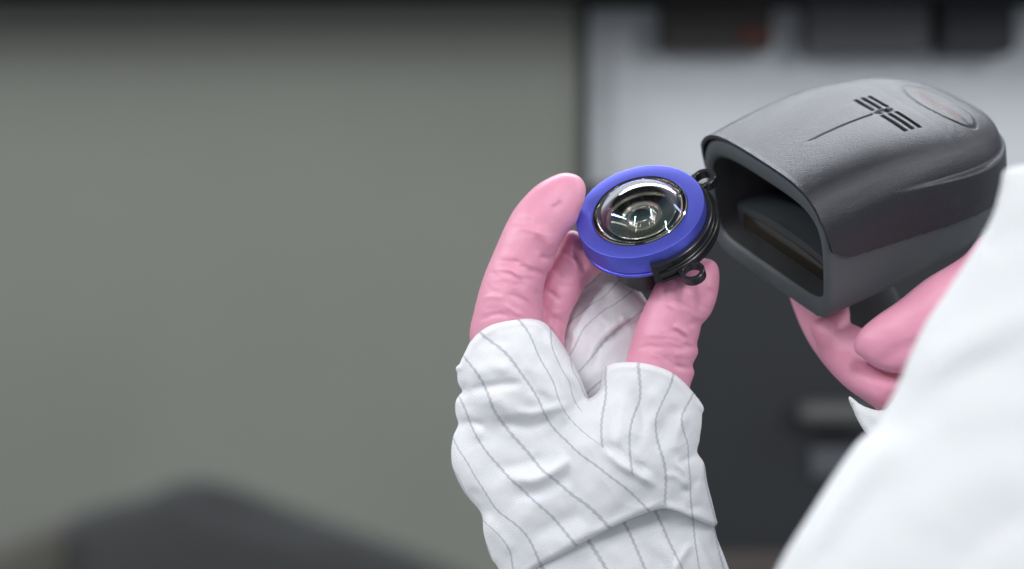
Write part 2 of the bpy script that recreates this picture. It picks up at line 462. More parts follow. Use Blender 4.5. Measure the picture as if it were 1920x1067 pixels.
pd = lathe('pupil', [(0, -4.25), (2.4, -4.25), (2.7, -4.0), (2.85, -4.0), (2.85, -4.4), (0, -4.4)], BLKG, hood, 48)
lathe('barrel_ring', [(11.3, -2.5), (11.0, -2.2), (10.6, -2.2), (10.3, -2.9), (11.3, -2.9)], GOLD, hood, 96)
# black clamp with two eyelets
clamp = lathe('clamp', [(R + .12, -4.2), (R + 1.5, -4.2), (R + 1.8, -4.5), (R + 1.8, -7.0), (R + 2.0, -7.2), (R + 3.0, -7.2), (R + 3.3, -7.5), (R + 3.3, -8.6), (R + 2.6, -8.8), (R + 2.6, -9.6), (R + 3.1, -9.8), (R + 3.1, -10.9), (R + 2.8, -11.1), (R + .12, -11.1)], BLK, lens, 120, -90, 42)
lathe('clamp_end', [(R + .10, -3.7), (R + 2.0, -3.7), (R + 2.2, -3.9), (R + 2.2, -11.3), (R + .10, -11.3)], BLK, clamp, 14, -95, -83)
def eyelet(az, r, z0, z1, par, ro=4.1, ri=2.75):
    bm = bmesh.new(); a = math.radians(az); c = Vector((math.cos(a) * r, math.sin(a) * r, 0)); N = 40
    pts = []
    for j in range(N):
        t = 2 * math.pi * j / N
        ex = 1 + .10 * (math.cos(t - a) > 0) * math.cos(t - a)
        pts.append((t, ex))
    prof = [(ri, z0), (ri, z1 - .2), (ri + .2, z1), (ro - .3, z1), (ro, z1 - .3), (ro, z0)]
    rings = [[bm.verts.new(((c.x + rr * ex * math.cos(t)) * 1e-3, (c.y + rr * ex * math.sin(t)) * 1e-3, z * 1e-3)) for rr, z in prof] for t, ex in pts]
    for i in range(N):
        A, B = rings[i], rings[(i + 1) % N]
        for j in range(len(prof)):
            k = (j + 1) % len(prof); bm.faces.new((A[j], B[j], B[k], A[k]))
    o = bm_obj('eyelet', bm, BLK, par); return o
eyelet(28.5, 26.8, -9.0, -5.7, clamp); eyelet(-68, 27.7, -11.1, -8.0, clamp)
# small gusset arms joining eyelets to the band
for az, r, z0, z1 in ((28.5, 24.2, -8.6, -5.4), (-68, 24.6, -10.9, -8.0)):
    for sgn in (-1, 1):
        bm = bmesh.new(); box(bm, (-.0017, -.0006, z0 * 1e-3), (.0017, .0006, z1 * 1e-3), .0002)
        a = math.radians(az); tv = Vector((-math.sin(a), math.cos(a), 0)) * sgn * 3.1e-3
        bmesh.ops.transform(bm, matrix=Matrix.Translation(Vector((math.cos(a) * r * 1e-3, math.sin(a) * r * 1e-3, 0)) + tv) @ Matrix.Rotation(a, 4, 'Z'), verts=bm.verts)
        bm_obj('gusset', bm, BLK, clamp)
lathe('rear_barrel', [(0, -9.8), (18.5, -9.8), (18.5, -12.4), (15.6, -12.8), (14.2, -19), (14.2, -23.5), (13.6, -24.2), (13.0, -24.3), (12.0, -27.2), (0, -27.6)], BLK, lens, 96)

# ------------------------------------------------------------------ barcode scanner
PX = U                                           # one scanner unit = one photograph pixel at focus
eL = Vector((.7915, .501, .3586)); eW = Vector((.6084, -.694, -.3845)); eU = Vector((-.0497, -.516, .855))
eL.normalize(); eW = (eW - eL * eW.dot(eL)).normalized(); eUn = eW.cross(eL); eU = eUn if eUn.dot(eU) > 0 else -eUn
Rv = Vector((0, 1, 0)).rotation_difference(Vector(((1580 - 960) * K, 1, -(330 - 533.5) * K)).normalized())
eL, eW, eU = Rv @ eL, Rv @ eW, Rv @ eU
scan = empty('barcode_scanner')
SC0 = Vector(A2W(1431, 342, 60))
# right handed: L, -W, U
scan.matrix_world = Matrix.Translation(SC0) @ Matrix((eL, -eW, eU)).transposed().to_4x4() @ Matrix.Scale(PX, 4)
tag(scan, 'dark grey handheld barcode scanner gripped by the right gloved hand', 'barcode scanner')
def sm(a, b, x):
    t = np.clip((np.asarray(x, float) - a) / (b - a), 0, 1); return t * t * (3 - 2 * t)
XL = 518.0
CS = 27.0      # the vents sit a little off the crown
def hw(x):      # half width along the body
    x = np.asarray(x, float); t = np.clip((x - 260) / (XL - 260), 0, 1)
    return 197 * (1 + .03 * np.sin(np.clip(x / 300, 0, 1) * math.pi)) * np.sqrt(np.clip(1 - t ** 2.6, 1e-4, 1)) 
def ztop(x):
    x = np.asarray(x, float); t = np.clip((x - 150) / (XL + 12 - 150), 0, 1)
    return -80 + 130 * np.clip(1 - t ** 2.6, 0, 1) ** .66 + 8 * np.sin(np.clip(x / 330, 0, 1) * math.pi)
def zbot(x):
    x = np.asarray(x, float); t = np.clip((x - 280) / (XL - 280), 0, 1); return -234 + 112 * (1 - np.sqrt(np.clip(1 - t ** 2.2, 0, 1)))
NTH = 240
def section(x, off=0.0):
    """closed contour, y and z; starts at bottom right, over the top, back along the bottom"""
    w, zt, zb = float(hw(x)) + off, float(ztop(x)) + off, float(zbot(x)) - off
    th = np.linspace(-math.pi / 2, 3 * math.pi / 2, NTH, endpoint=False)
    c, s_ = np.cos(th), np.sin(th)
    zm = zt - (zt - zb) * .50
    up = s_ > 0
    n_u, n_l = 3.7, 8.0
    r = np.where(up, n_u, n_l)
    k = (np.abs(c) ** r + np.abs(s_) ** r) ** (-1 / r)
    y = w * c * k; z = np.where(up, zm + (zt - zm) * s_ * k, zm + (zm - zb) * s_ * k)
    y = y * (1 - .05 * np.clip((zm - z) / (zm - zb), 0, 1))
    return y, z
# scanner top shell, its grooves and vents pressed into it
def groove(x, c):
    """depth pressed into the cover at (x, across)"""
    c = c - CS
    d = np.zeros_like(x)
    def slot(x0, c0, c1, hwid, dep):
        return dep * (1 - sm(hwid * .6, hwid, np.abs(x - x0))) * sm(c0 - 2, c0 + 1, c) * (1 - sm(c1 - 1, c1 + 2, c))
    for i in range(3):
        d = np.maximum(d, slot(256 + 17 * i, 14, 84, 4.7, 10)); d = np.maximum(d, slot(256 + 17 * i, -68, -14, 4.7, 10))
    wl = .7 + 1.7 * np.clip((x - 80) / 170, 0, 1)
    d = np.maximum(d, 5 * (1 - sm(wl * .6, wl + 1.2, np.abs(c))) * sm(80, 125, x) * (1 - sm(241, 249, x)))
    rr = np.hypot((x - 271) / 24, c / 9); d = np.maximum(d, 3.5 * (1 - sm(.8, 1.0, rr)))
    for dx in (-9, 9):
        d = np.maximum(d, 12 * (1 - sm(.6, 1.0, np.hypot(x - 271 - dx, c + dx * .2) / 6.5)))
    e = np.sqrt(((x - 396) / 42) ** 2 + ((c - 12) / 100) ** 2)
    d = np.maximum(d, 1.2 * (1 - sm(.010, .024, np.abs(e - 1))))
    return d
def cov_low(x):   # lower edge of the cover on the flanks
    x = np.asarray(x, float)
    return -90 - .12 * (x - 50) + 20 * (1 - sm(4, 46, x)) + 62 * (1 - sm(-9, 5, x)) + 22 * sm(380, 425, x)
def loft_cover():
    xs = np.concatenate([np.linspace(-9, 280, 190), np.linspace(281, 345, 66), XL - (XL - 346) * (1 - np.linspace(0, 1, 120)[1:]) ** 1.5])
    xs[-1] = XL - .4
    M = 300; V = []; 
    for x in xs:
        y, z = section(max(x, 0), 8.5)
        # arc length parametrise the part above the cover edge
        zl = float(cov_low(x))
        o = np.arange(NTH); i0 = np.argmin(z)  # contour starts at the bottom
        up = z >= zl; ii = np.where(up)[0]; yy, zz = y[ii], z[ii]
        if len(yy) < 4: yy, zz = np.array([w_ for w_ in y[:4]]), z[:4]
        # pin the ends exactly on the edge line
        L = np.concatenate([[0], np.cumsum(np.hypot(np.diff(yy), np.diff(zz)))]); t = np.linspace(0, L[-1], M)
        cy, cz = np.interp(t, L, yy), np.interp(t, L, zz)
        # push grooves in
        g = groove(np.full(M, x), -cy)
        if x > 380 or True: g = g * (cz > zl + 25)
        ny, nz = np.gradient(cz), -np.gradient(cy); nn = np.hypot(ny, nz) + 1e-9; ny, nz = ny / nn, nz / nn
        sgn = 1 if nz[M // 2] > 0 else -1
        cy2, cz2 = cy - sgn * ny * g, cz - sgn * nz * g
        zline = -8 - .19 * (x - 220)                      # moulded character line low on the flanks
        bl = 12.0 * float(sm(130, 380, x)) * (1 - sm(zline - 4, zline + 4, cz))
        cy2, cz2 = cy2 + sgn * ny * bl, cz2 + sgn * nz * bl
        V.append(np.stack([np.full(M, x), cy2, cz2], 1))
    V = np.array(V); nx = len(xs)
    # inner skin
    V2 = V.copy(); c = np.array([0, 0, -60.0])
    V2[:, :, 1] *= (1 - 7 / 190); V2[:, :, 2] = c[2] + (V2[:, :, 2] - c[2]) * (1 - 7 / 120); V2[-1, :, 0] -= 8
    P = np.vstack([V.reshape(-1, 3), V2.reshape(-1, 3)]); F = []
    def id(k, i, j): return k * nx * M + i * M + j
    for i in range(nx - 1):
        for j in range(M - 1):
            F.append((id(0, i, j), id(0, i + 1, j), id(0, i + 1, j + 1), id(0, i, j + 1)))
            F.append((id(1, i, j), id(1, i, j + 1), id(1, i + 1, j + 1), id(1, i + 1, j)))
        F.append((id(0, i, 0), id(1, i, 0), id(1, i + 1, 0), id(0, i + 1, 0)))
        F.append((id(0, i, M - 1), id(0, i + 1, M - 1), id(1, i + 1, M - 1), id(1, i, M - 1)))
    for j in range(M - 1):
        F.append((id(0, 0, j), id(0, 0, j + 1), id(1, 0, j + 1), id(1, 0, j)))
        F.append((id(0, nx - 1, j), id(1, nx - 1, j), id(1, nx - 1, j + 1), id(0, nx - 1, j + 1)))
    me = mesh_np('top_cover', P, F, SHELL, scan)
    bm = bmesh.new(); bm.from_mesh(me.data); bmesh.ops.recalc_face_normals(bm, faces=bm.faces)
    for e in bm.edges:
        if len(e.link_faces) == 2 and e.calc_face_angle(0) > math.radians(50): e.smooth = False
    bm.to_mesh(me.data); bm.free()
    return me
cover = loft_cover()
# lower housing with the nose opening
def loft_body():
    xs = list(np.linspace(0, 300, 26)) + list(XL - (XL - 300) * (1 - np.linspace(0, 1, 36)[1:]) ** 1.6)
    xs[-1] = XL - 1
    V = []; F = []
    for x in xs:
        y, z = section(x); 
        V.append(np.stack([np.full(NTH, x), y, z], 1))
    rings = V[::-1]           # from the tail to the nose
    y0, z0 = section(0)
    def inner(dx, top, side, bot):
        zt, zb, w = z0.max(), z0.min(), y0.max(); zm = (zt + zb) / 2
        sy = (w - side) / w
        zz = np.where(z0 > zm, zm + (z0 - zm) * (zt - top - zm) / (zt - zm), zm + (z0 - zm) * (zm - zb - bot) / (zm - zb))
        return np.stack([np.full(NTH, dx), y0 * sy, zz], 1)
    rings += [inner(-3, 3, 3, 3), inner(-5, 10, 8, 8), inner(-5, 33, 12, 30), inner(3, 45, 18, 40), inner(40, 50, 24, 44), inner(150, 64, 48, 50)]
    P = np.vstack(rings); n = len(rings)
    for i in range(n - 1):
        for j in range(NTH):
            k = (j + 1) % NTH; F.append((i * NTH + j, i * NTH + k, (i + 1) * NTH + k, (i + 1) * NTH + j))
    F.append(tuple(range(NTH))); F.append(tuple((n - 1) * NTH + j for j in range(NTH))[::-1])
    o = mesh_np('housing', P, F, LOWER, scan)
    o.data.materials.append(CAV)
    nb = (n - 1) * NTH
    for p in o.data.polygons:
        if p.index >= (n - 3) * NTH and p.index < (n - 1) * NTH or p.index == len(o.data.polygons) - 1: p.material_index = 1
    bm = bmesh.new(); bm.from_mesh(o.data); bmesh.ops.recalc_face_normals(bm, faces=bm.faces); bm.to_mesh(o.data); bm.free()
    return o
housing = loft_body()
# window block inside the nose
def prism_x(name, prof_yz, x0, x1, m, parent, bev=0):
    bm = bmesh.new()
    a = [bm.verts.new((x0, y, z)) for y, z in prof_yz]; b = [bm.verts.new((x1, y, z)) for y, z in prof_yz]
    n = len(a)
    for i in range(n): bm.faces.new((a[i], a[(i + 1) % n], b[(i + 1) % n], b[i]))
    bm.faces.new(a); bm.faces.new(b)
    if bev: bmesh.ops.bevel(bm, geom=[e for e in bm.edges if e.calc_length() > 0 and abs(e.verts[0].co.x - e.verts[1].co.x) < 1e-6], offset=bev, segments=2, affect='EDGES')
    return bm_obj(name, bm, m, parent)
ys = np.linspace(-163, 163, 25)
top = [(y, -140 + 20 * (1 - (y / 163) ** 2)) for y in ys]
prism_x('window_frame', top + [(163, -200), (-163, -200)], 40, 120, plastic('inner_slate_plastic', (.028, .034, .037), (.034, .040, .043), .5, .2, .45), scan, 3)
ys = np.linspace(-140, 140, 25)
win = prism_x('scan_window', [(y, -152 + 13 * (1 - (y / 150) ** 2)) for y in ys] + [(140, -184), (-140, -184)], 37, 50, WIN, scan, 2)
# side grip pads and rear lower cap line
# badge
def on_cover(x, c, lift=0.0):
    y, z = section(x, 8.5); o = z > z.mean(); yy = y[o]; zz = z[o]; i = np.argsort(yy)
    return Vector((x, -c, float(np.interp(-c, yy[i], zz[i])) + lift))
def patch(name, fn, m, parent, nu=30, nv=30):
    V = []; F = []
    for i in range(nu + 1):
        for j in range(nv + 1): V.append(fn(i / nu, j / nv))
    for i in range(nu):
        for j in range(nv):
            a = i * (nv + 1) + j; F.append((a, a + 1, a + nv + 2, a + nv + 1))
    o = mesh_np(name, [tuple(v) for v in V], F, m, parent)
    md = o.modifiers.new('thickness', 'SOLIDIFY'); md.thickness = .6 * PX; md.thickness = .6; md.offset = 0
    return o
badge = patch('badge', lambda a, b: on_cover(396 + 39 * a * math.sin(2 * math.pi * b) , CS + 12 + 96 * a * math.cos(2 * math.pi * b), .25), SHELL, scan, 12, 48)
tx = bpy.data.curves.new('text', 'FONT'); tx.body = 'Honeywell'; tx.size = 27; tx.align_x = 'CENTER'; tx.align_y = 'CENTER'; tx.extrude = 0.0; tx.offset = .4; tx.resolution_u = 3
to = bpy.data.objects.new('tmp_text', tx); COL.objects.link(to)
bpy.context.view_layer.update()
me = bpy.data.meshes.new_from_object(to.evaluated_get(bpy.context.evaluated_depsgraph_get())); bpy.data.objects.remove(to)
bm = bmesh.new(); bm.from_mesh(me); bmesh.ops.triangulate(bm, faces=bm.faces)
for v in bm.verts: v.co = on_cover(392 + v.co.y * 1.0, v.co.x * 1.12 + CS + 12, .9)
bm_obj('badge_lettering', bm, REDTX, badge)
# handle
def tube(name, pts, rad, m, parent, sy=1.0, n=28):
    """pts in parent space; rad list; elliptical tube with rounded ends"""
    P = spline(pts, 8); Rr = spline([(r, 0) for r in rad], 8)[:, 0]
    V = []; F = []
    up = Vector((0, 1, 0))
    for i, p in enumerate(P):
        t = Vector(P[min(i + 1, len(P) - 1)] - P[max(i - 1, 0)]).normalized(); a = t.cross(up).normalized(); b = a.cross(t)
        for j in range(n):
            an = 2 * math.pi * j / n; V.append(Vector(p) + a * math.cos(an) * Rr[i] + b * math.sin(an) * Rr[i] * sy)
    for i in range(len(P) - 1):
        for j in range(n):
            k = (j + 1) % n; F.append((i * n + j, i * n + k, (i + 1) * n + k, (i + 1) * n + j))
    F.append(tuple(range(n))); F.append(tuple((len(P) - 1) * n + j for j in range(n)))
    o = mesh_np(name, [tuple(v) for v in V], F, m, parent)
    bm = bmesh.new(); bm.from_mesh(o.data); bmesh.ops.recalc_face_normals(bm, faces=bm.faces); bm.to_mesh(o.data); bm.free()
    return o
tube('handle', [(165, 0, -195), (172, 0, -240), (200, 0, -330), (240, 0, -430), (265, 0, -520), (275, 0, -560)], [92, 82, 72, 66, 76, 70], HANDLE, scan, .78)
prism_x('nose_underside', [(-150, -236), (150, -236), (135, -243), (-135, -243)], 8, 300, HANDLE, scan)
tube('trigger', [(120, 0, -205), (128, 0, -250), (150, 0, -290)], [22, 20, 14], HANDLE, scan, 1.6)

# ------------------------------------------------------------------ person: gloves and striped coat
person = empty('person', A2W(1750, 1500, -200).tolist())
tag(person, 'person in a white striped clean room coat and pink gloves holding lens and scanner', 'person')
def to_person(o):
    o.parent = person; o.matrix_parent_inverse = Matrix.Translation(-person.location); return o

def part(X, Y, h, poly, qpts, k=1.0, w=60, s=60, folds=(), bfolds=None, noise=None):
    U2, D = inflate(X, Y, spline(poly, 6, True), h)
    q0 = field(X, Y, qpts, s); H = ridges(X, Y, folds) if folds else np.zeros(X.shape)
    if noise is not None: H = H + noise
    def fn(q):
        t = (q - q0) + H * (1 / (1 + np.exp(np.clip((q - q0) / 12, -30, 30))))
        qq = np.sign(t) * np.maximum(np.abs(t), 0) / k
        return (qq * qq - U2) / (2 * w)
    return fn

def sinnoise(X, Y, seed, amp, lam, n=9):
    rg = np.random.RandomState(seed); o = np.zeros(X.shape)
    for _ in range(n):
        a = rg.uniform(0, math.pi); l = lam * rg.uniform(.6, 1.8); p = rg.uniform(0, 7)
        o += np.sin((X * math.cos(a) + Y * math.sin(a)) * 2 * math.pi / l + p + 1.3 * np.sin((X * math.sin(a) - Y * math.cos(a)) * 2 * math.pi / (l * 1.7) + p * 2))
    return o * amp / n

# ---- left glove
h = 2.6
X, Y = grid(850, 1380, 300, 860, h)
index_poly = [(881, 640), (889, 582), (906, 521), (927, 470), (949, 420), (970, 385), (1003, 350), (1037, 330), (1062, 324), (1086, 331), (1098, 350), (1096, 375), (1088, 396),
              (1079, 420), (1064, 437), (1045, 470), (1036, 500), (1026, 515), (1019, 546), (1019, 592), (1022, 640), (1030, 720), (980, 760), (905, 730)]
idx_f = [([(1010, 480), (1032, 484), (1046, 478)], 6, -7), ([(985, 505), (1010, 512), (1030, 518)], 5, -5), ([(1000, 545), (1012, 552), (1022, 560)], 6, -4),
         ([(950, 550), (975, 560), (1000, 575), (1012, 590)], 4, -3.5), ([(945, 570), (965, 585), (985, 592)], 4, 3), ([(1000, 430), (1022, 446), (1040, 465)], 12, 6),
         ([(1030, 385), (1040, 378), (1050, 368)], 3, 2.5), ([(1036, 392), (1046, 385), (1054, 377)], 3, -2.5), ([(950, 425), (975, 415), (1000, 420)], 8, -3),
         ([(930, 490), (960, 492), (990, 505)], 5, -3), ([(925, 505), (955, 508), (985, 520)], 6, 3), ([(900, 560), (925, 556), (945, 560)], 4, 2.5), ([(895, 600), (930, 590), (960, 592)], 5, -3)]
def creases(seed, axis, spots, n, half, amp=2.4):
    rg = random.Random(seed); A = spline(axis, 12); out = []
    for _ in range(n):
        t = min(.98, max(.02, rg.choice(spots) + rg.gauss(0, .035))); i = int(t * (len(A) - 2)); p = A[i]; d = A[i + 1] - A[i]; d = d / (np.hypot(*d) + 1e-9); nrm = np.array([-d[1], d[0]])
        c = rg.uniform(-.8, .8) * half; l = rg.uniform(.25, .6) * half; tl = rg.uniform(-.35, .35); bw = rg.uniform(-4, 4)
        out.append(([tuple(p + nrm * (c - l) - d * l * tl), tuple(p + nrm * c + d * bw), tuple(p + nrm * (c + l) + d * l * tl)], rg.uniform(2.4, 4.0), rg.choice((-1, -1, 1)) * rg.uniform(.5, 1) * amp))
    return out
idx_f += creases(5, [(1060, 350), (1000, 450), (960, 560), (948, 640)], (.30, .55, .60, .82), 26, 50, 1.7)
f_idx = part(X, Y, h, index_poly, [(1060, 360, 28), (1000, 450, 20), (960, 560, 15), (950, 700, 40)], 1.0, 55, 60, idx_f, noise=sinnoise(X, Y, 1, 1.1, 55))
mid_poly = [(1045, 470), (1058, 440), (1075, 432), (1100, 445), (1130, 480), (1132, 510), (1113, 515), (1098, 535), (1086, 560), (1072, 585), (1060, 626), (1055, 700), (1020, 740), (975, 720), (985, 620), (1005, 540), (1025, 500)]
mid_f = [([(1052, 468), (1075, 475), (1092, 492), (1098, 512)], 6, -8), ([(1058, 480), (1078, 492), (1086, 508)], 5, 4), ([(1018, 545), (1035, 550), (1050, 566)], 5, -4),
         ([(1030, 595), (1048, 600), (1060, 612)], 5, -6), ([(1025, 610), (1040, 615), (1052, 628)], 4, 4), ([(1095, 505), (1108, 500), (1118, 508)], 5, 3)]
mid_f += creases(6, [(1080, 450), (1050, 540), (1030, 640)], (.2, .45, .8), 14, 34, 1.7)
f_mid = part(X, Y, h, mid_poly, [(1080, 460, 95), (1100, 490, 85), (1050, 560, 75), (1010, 690, 75)], 1.0, 45, 50, mid_f, noise=sinnoise(X, Y, 2, 1.3, 45))
# ring and little finger, folded behind the middle finger
ring_poly = [(1075, 470), (1105, 452), (1140, 462), (1150, 492), (1128, 520), (1100, 560), (1080, 640), (1070, 720), (1020, 730), (1010, 640), (1035, 540)]
f_ring = part(X, Y, h, ring_poly, [(1110, 480, 170), (1050, 600, 155), (1040, 700, 140)], 1.0, 42, 50)
lit_poly = [(1100, 500), (1125, 486), (1152, 494), (1158, 520), (1138, 550), (1110, 590), (1095, 650), (1085, 730), (1040, 740), (1035, 650), (1060, 570)]
f_lit = part(X, Y, h, lit_poly, [(1120, 520, 235), (1070, 620, 215), (1060, 720, 195)], 1.0, 36, 50)
thumb_poly = [(1172, 680), (1189, 622), (1206, 580), (1219, 553), (1236, 522), (1262, 500), (1295, 488), (1328, 485), (1345, 497), (1349, 521), (1345, 555), (1333, 588), (1316, 609),
              (1312, 625), (1307, 645), (1309, 662), (1299, 684), (1302, 700), (1294, 724), (1285, 770), (1240, 800), (1180, 780), (1165, 720)]
th_f = [([(1262, 610), (1278, 618), (1292, 630)], 4, 4.5), ([(1258, 618), (1275, 627), (1288, 638)], 4, -3.5), ([(1322, 600), (1305, 607), (1290, 604)], 6, -5), ([(1300, 570), (1318, 560), (1335, 540)], 14, -5),
        ([(1310, 652), (1296, 650), (1280, 645)], 4, -4), ([(1302, 690), (1286, 690), (1262, 684)], 5, -5), ([(1200, 630), (1230, 622), (1255, 624)], 9, 2.5), ([(1330, 500), (1338, 520), (1334, 545)], 9, 4),
        ([(1255, 530), (1280, 540), (1300, 560)], 14, 4), ([(1300, 668), (1280, 664), (1262, 666)], 6, 4), ([(1190, 655), (1220, 650), (1250, 655)], 4, -2)]
th_f += creases(7, [(1320, 505), (1275, 590), (1245, 690)], (.35, .5, .8, .95), 24, 52, 1.7)
f_th = part(X, Y, h, thumb_poly, [(1320, 510, 22), (1270, 590, 20), (1230, 700, 10), (1220, 780, 30)], .95, 55, 60, th_f, noise=sinnoise(X, Y, 3, 1.2, 50))
palm_poly = [(900, 700), (960, 680), (1060, 690), (1120, 790), (1180, 760), (1250, 740), (1285, 780), (1270, 850), (920, 850)]
f_palm = part(X, Y, h, palm_poly, [(1000, 760, 90), (1230, 780, 50)], .7, 90, 60)
def f_glove(q):
    f = smin(f_idx(q), f_mid(q), 4)
    f = np.minimum(f, smin(f_ring(q), f_lit(q), 4)); f = np.minimum(f, f_th(q))
    return smin(f, f_palm(q), 16)
to_person(solid('glove', X, Y, -70, 300, h, f_glove, PINK, None, 2))

h = 3.0
# ---- striped mitt of the left arm (fingers branch and thumb branch), extended below the frame
fing_poly = [(905, 560), (890, 600), (878, 650), (869, 680), (866, 712), (877, 734), (862, 752), (857, 775), (860, 795), (850, 818), (846, 850), (850, 880), (872, 925), (902, 962), (907, 1000),
             (920, 1045), (935, 1067), (960, 1130), (990, 1250), (1010, 1400), (1440, 1400), (1410, 1230), (1370, 1080), (1330, 990), (1260, 950), (1190, 880), (1130, 790), (1104, 745), (1088, 705), (1062, 655), (1040, 600), (1030, 560), (970, 535)]
th_poly = [(1148, 620), (1138, 660), (1130, 700), (1126, 728), (1105, 742), (1070, 752), (1030, 790), (1030, 880), (1050, 1000), (1080, 1200), (1100, 1400), (1440, 1400), (1412, 1230), (1366, 1070), (1346, 1010), (1341, 965), (1326, 905), (1320, 868),
           (1303, 845), (1306, 820), (1309, 765), (1303, 738), (1300, 700), (1302, 640), (1230, 600)]
mf = [  # folds on the finger branch and back of the hand
    ([(872, 736), (900, 728), (940, 722), (985, 718)], 9, -7), ([(880, 700), (920, 690), (960, 690)], 13, 5), ([(900, 655), (925, 640), (960, 640)], 10, -3),
    ([(960, 770), (1000, 775), (1040, 765), (1075, 758)], 9, 7), ([(940, 790), (990, 800), (1040, 785)], 10, -5),
    ([(950, 895), (1000, 900), (1045, 878), (1080, 855)], 11, 9), ([(960, 930), (1010, 925), (1060, 900), (1090, 875)], 12, -6), ([(930, 880), (980, 870), (1030, 858)], 12, -5),
    ([(868, 760), (890, 800), (900, 830)], 12, 6), ([(856, 800), (880, 792), (910, 800)], 8, -6), ([(905, 970), (930, 1000), (960, 1040)], 14, 6), ([(880, 915), (905, 940), (920, 975)], 9, -5),
    ([(1050, 760), (1080, 800), (1130, 850), (1190, 905), (1245, 945)], 13, 15), ([(1050, 820), (1090, 860), (1140, 905), (1200, 945)], 12, -5),
    ([(1010, 1050), (1090, 1005), (1170, 968), (1245, 945)], 20, 9), ([(985, 1010), (1070, 970), (1150, 935)], 16, -5),
    ([(1020, 620), (1045, 665), (1070, 705), (1088, 740)], 8, 8), ([(1005, 640), (1030, 690), (1052, 740)], 10, -6),
    ([(905, 745), (940, 760), (960, 790)], 12, 5), ([(985, 690), (1000, 730), (1030, 750)], 9, -4)]
tf = [  # folds on the thumb branch
    ([(1130, 838), (1160, 868), (1200, 893), (1232, 912)], 8, 11), ([(1140, 828), (1180, 860), (1225, 888)], 7, -7), ([(1128, 720), (1128, 780), (1135, 840)], 10, 6),
    ([(1185, 730), (1205, 790), (1190, 850)], 10, -6), ([(1170, 740), (1165, 790), (1155, 840)], 9, 4), ([(1270, 760), (1245, 800), (1235, 850)], 12, -7), ([(1290, 770), (1272, 810), (1270, 850)], 9, 7),
    ([(1265, 860), (1285, 885), (1295, 920)], 7, 9), ([(1308, 852), (1290, 860), (1270, 872)], 7, -8), ([(1240, 890), (1270, 895), (1300, 925)], 7, 5), ([(1215, 730), (1235, 760), (1225, 800)], 12, 4),
    ([(1325, 900), (1300, 905), (1280, 930)], 8, -5), ([(1340, 960), (1310, 950), (1285, 960)], 8, -4), ([(1300, 975), (1270, 960), (1245, 950)], 9, 6)]
def mitt_fields(X, Y, h):
    nz = sinnoise(X, Y, 7, 4.0, 110) + sinnoise(X, Y, 8, .8, 34)
    fa = part(X, Y, h, fing_poly, [(960, 600, 45), (960, 700, 40), (990, 800, 30), (1080, 900, 20), (1150, 1050, 30), (1220, 1300, 60)], .55, 150, 70, mf, noise=nz)
    # keep the finger branch full at its narrow end
    fb = part(X, Y, h, th_poly, [(1230, 650, 15), (1230, 720, 10), (1210, 850, 0), (1220, 1000, 25), (1250, 1300, 60)], .72, 110, 70, tf, noise=sinnoise(X, Y, 9, 3.5, 60))
    return fa, fb
# narrow branches need rounder sections than the wide palm: add two sleeves-of-cloth around finger and thumb
fs_poly = [(905, 560), (890, 600), (878, 650), (869, 680), (866, 712), (875, 734), (866, 760), (900, 800), (980, 830), (1060, 800), (1098, 760), (1092, 710), (1064, 655), (1040, 600), (1030, 560), (970, 535)]
ts_poly = [(1150, 620), (1138, 660), (1130, 700), (1128, 740), (1110, 790), (1150, 850), (1220, 880), (1290, 850), (1306, 810), (1309, 765), (1303, 738), (1300, 700), (1302, 640), (1230, 600)]
hem_f = [(860, 680), (868, 664), (884, 637), (905, 618), (932, 604), (965, 597), (995, 597), (1022, 606), (1042, 628), (1062, 658), (1080, 690), (1092, 716), (1104, 748)]
hem_t = [(1104, 748), (1122, 732), (1129, 700), (1138, 687), (1160, 680), (1200, 680), (1235, 688), (1262, 700), (1284, 718), (1300, 736), (1325, 760)]
hem_low = [(1400, 1010), (1345, 990), (1300, 972), (1262, 957), (1235, 955), (1180, 974), (1110, 1008), (1050, 1042), (1005, 1066), (975, 1092), (940, 1120), (900, 1140)]
cut_poly = np.array(list(spline(hem_f, 6)) + list(spline(hem_t, 6))[1:] + [(1420, 780)] + list(spline(hem_low, 6)) + [(780, 1130), (780, 700)])
X, Y = grid(820, 1390, 575, 1150, h)
fa, fb = mitt_fields(X, Y, h)
fs = part(X, Y, h, fs_poly, [(960, 600, 8), (960, 700, 14), (1000, 800, 12)], 1.0, 85, 60, mf, noise=sinnoise(X, Y, 7, 3, 60))
ts = part(X, Y, h, ts_poly, [(1230, 650, 12), (1230, 750, 8), (1210, 850, 0)], .92, 80, 60, tf, noise=sinnoise(X, Y, 9, 2.5, 60))
Dcut = poly_sd(X, Y, cut_poly)
Dlow = poly_sd(X, Y, np.array([(700, 300), (1500, 300), (1500, 1010)] + list(spline(hem_low, 6)) + [(700, 1140)]))
def f_mitt(q):
    a = smin(fa(q), fs(q), 24); b = smin(fb(q), ts(q), 20)
    f = smin(a, b, 5)
    # rolled hem: a little thicker next to the cut
    f = f - 2.5 * np.exp(-((Dcut - 9) / 6) ** 2)
    g = -Dcut
    return np.maximum(f, g) + 2.0 * np.exp(-((f - g) / 4) ** 2)
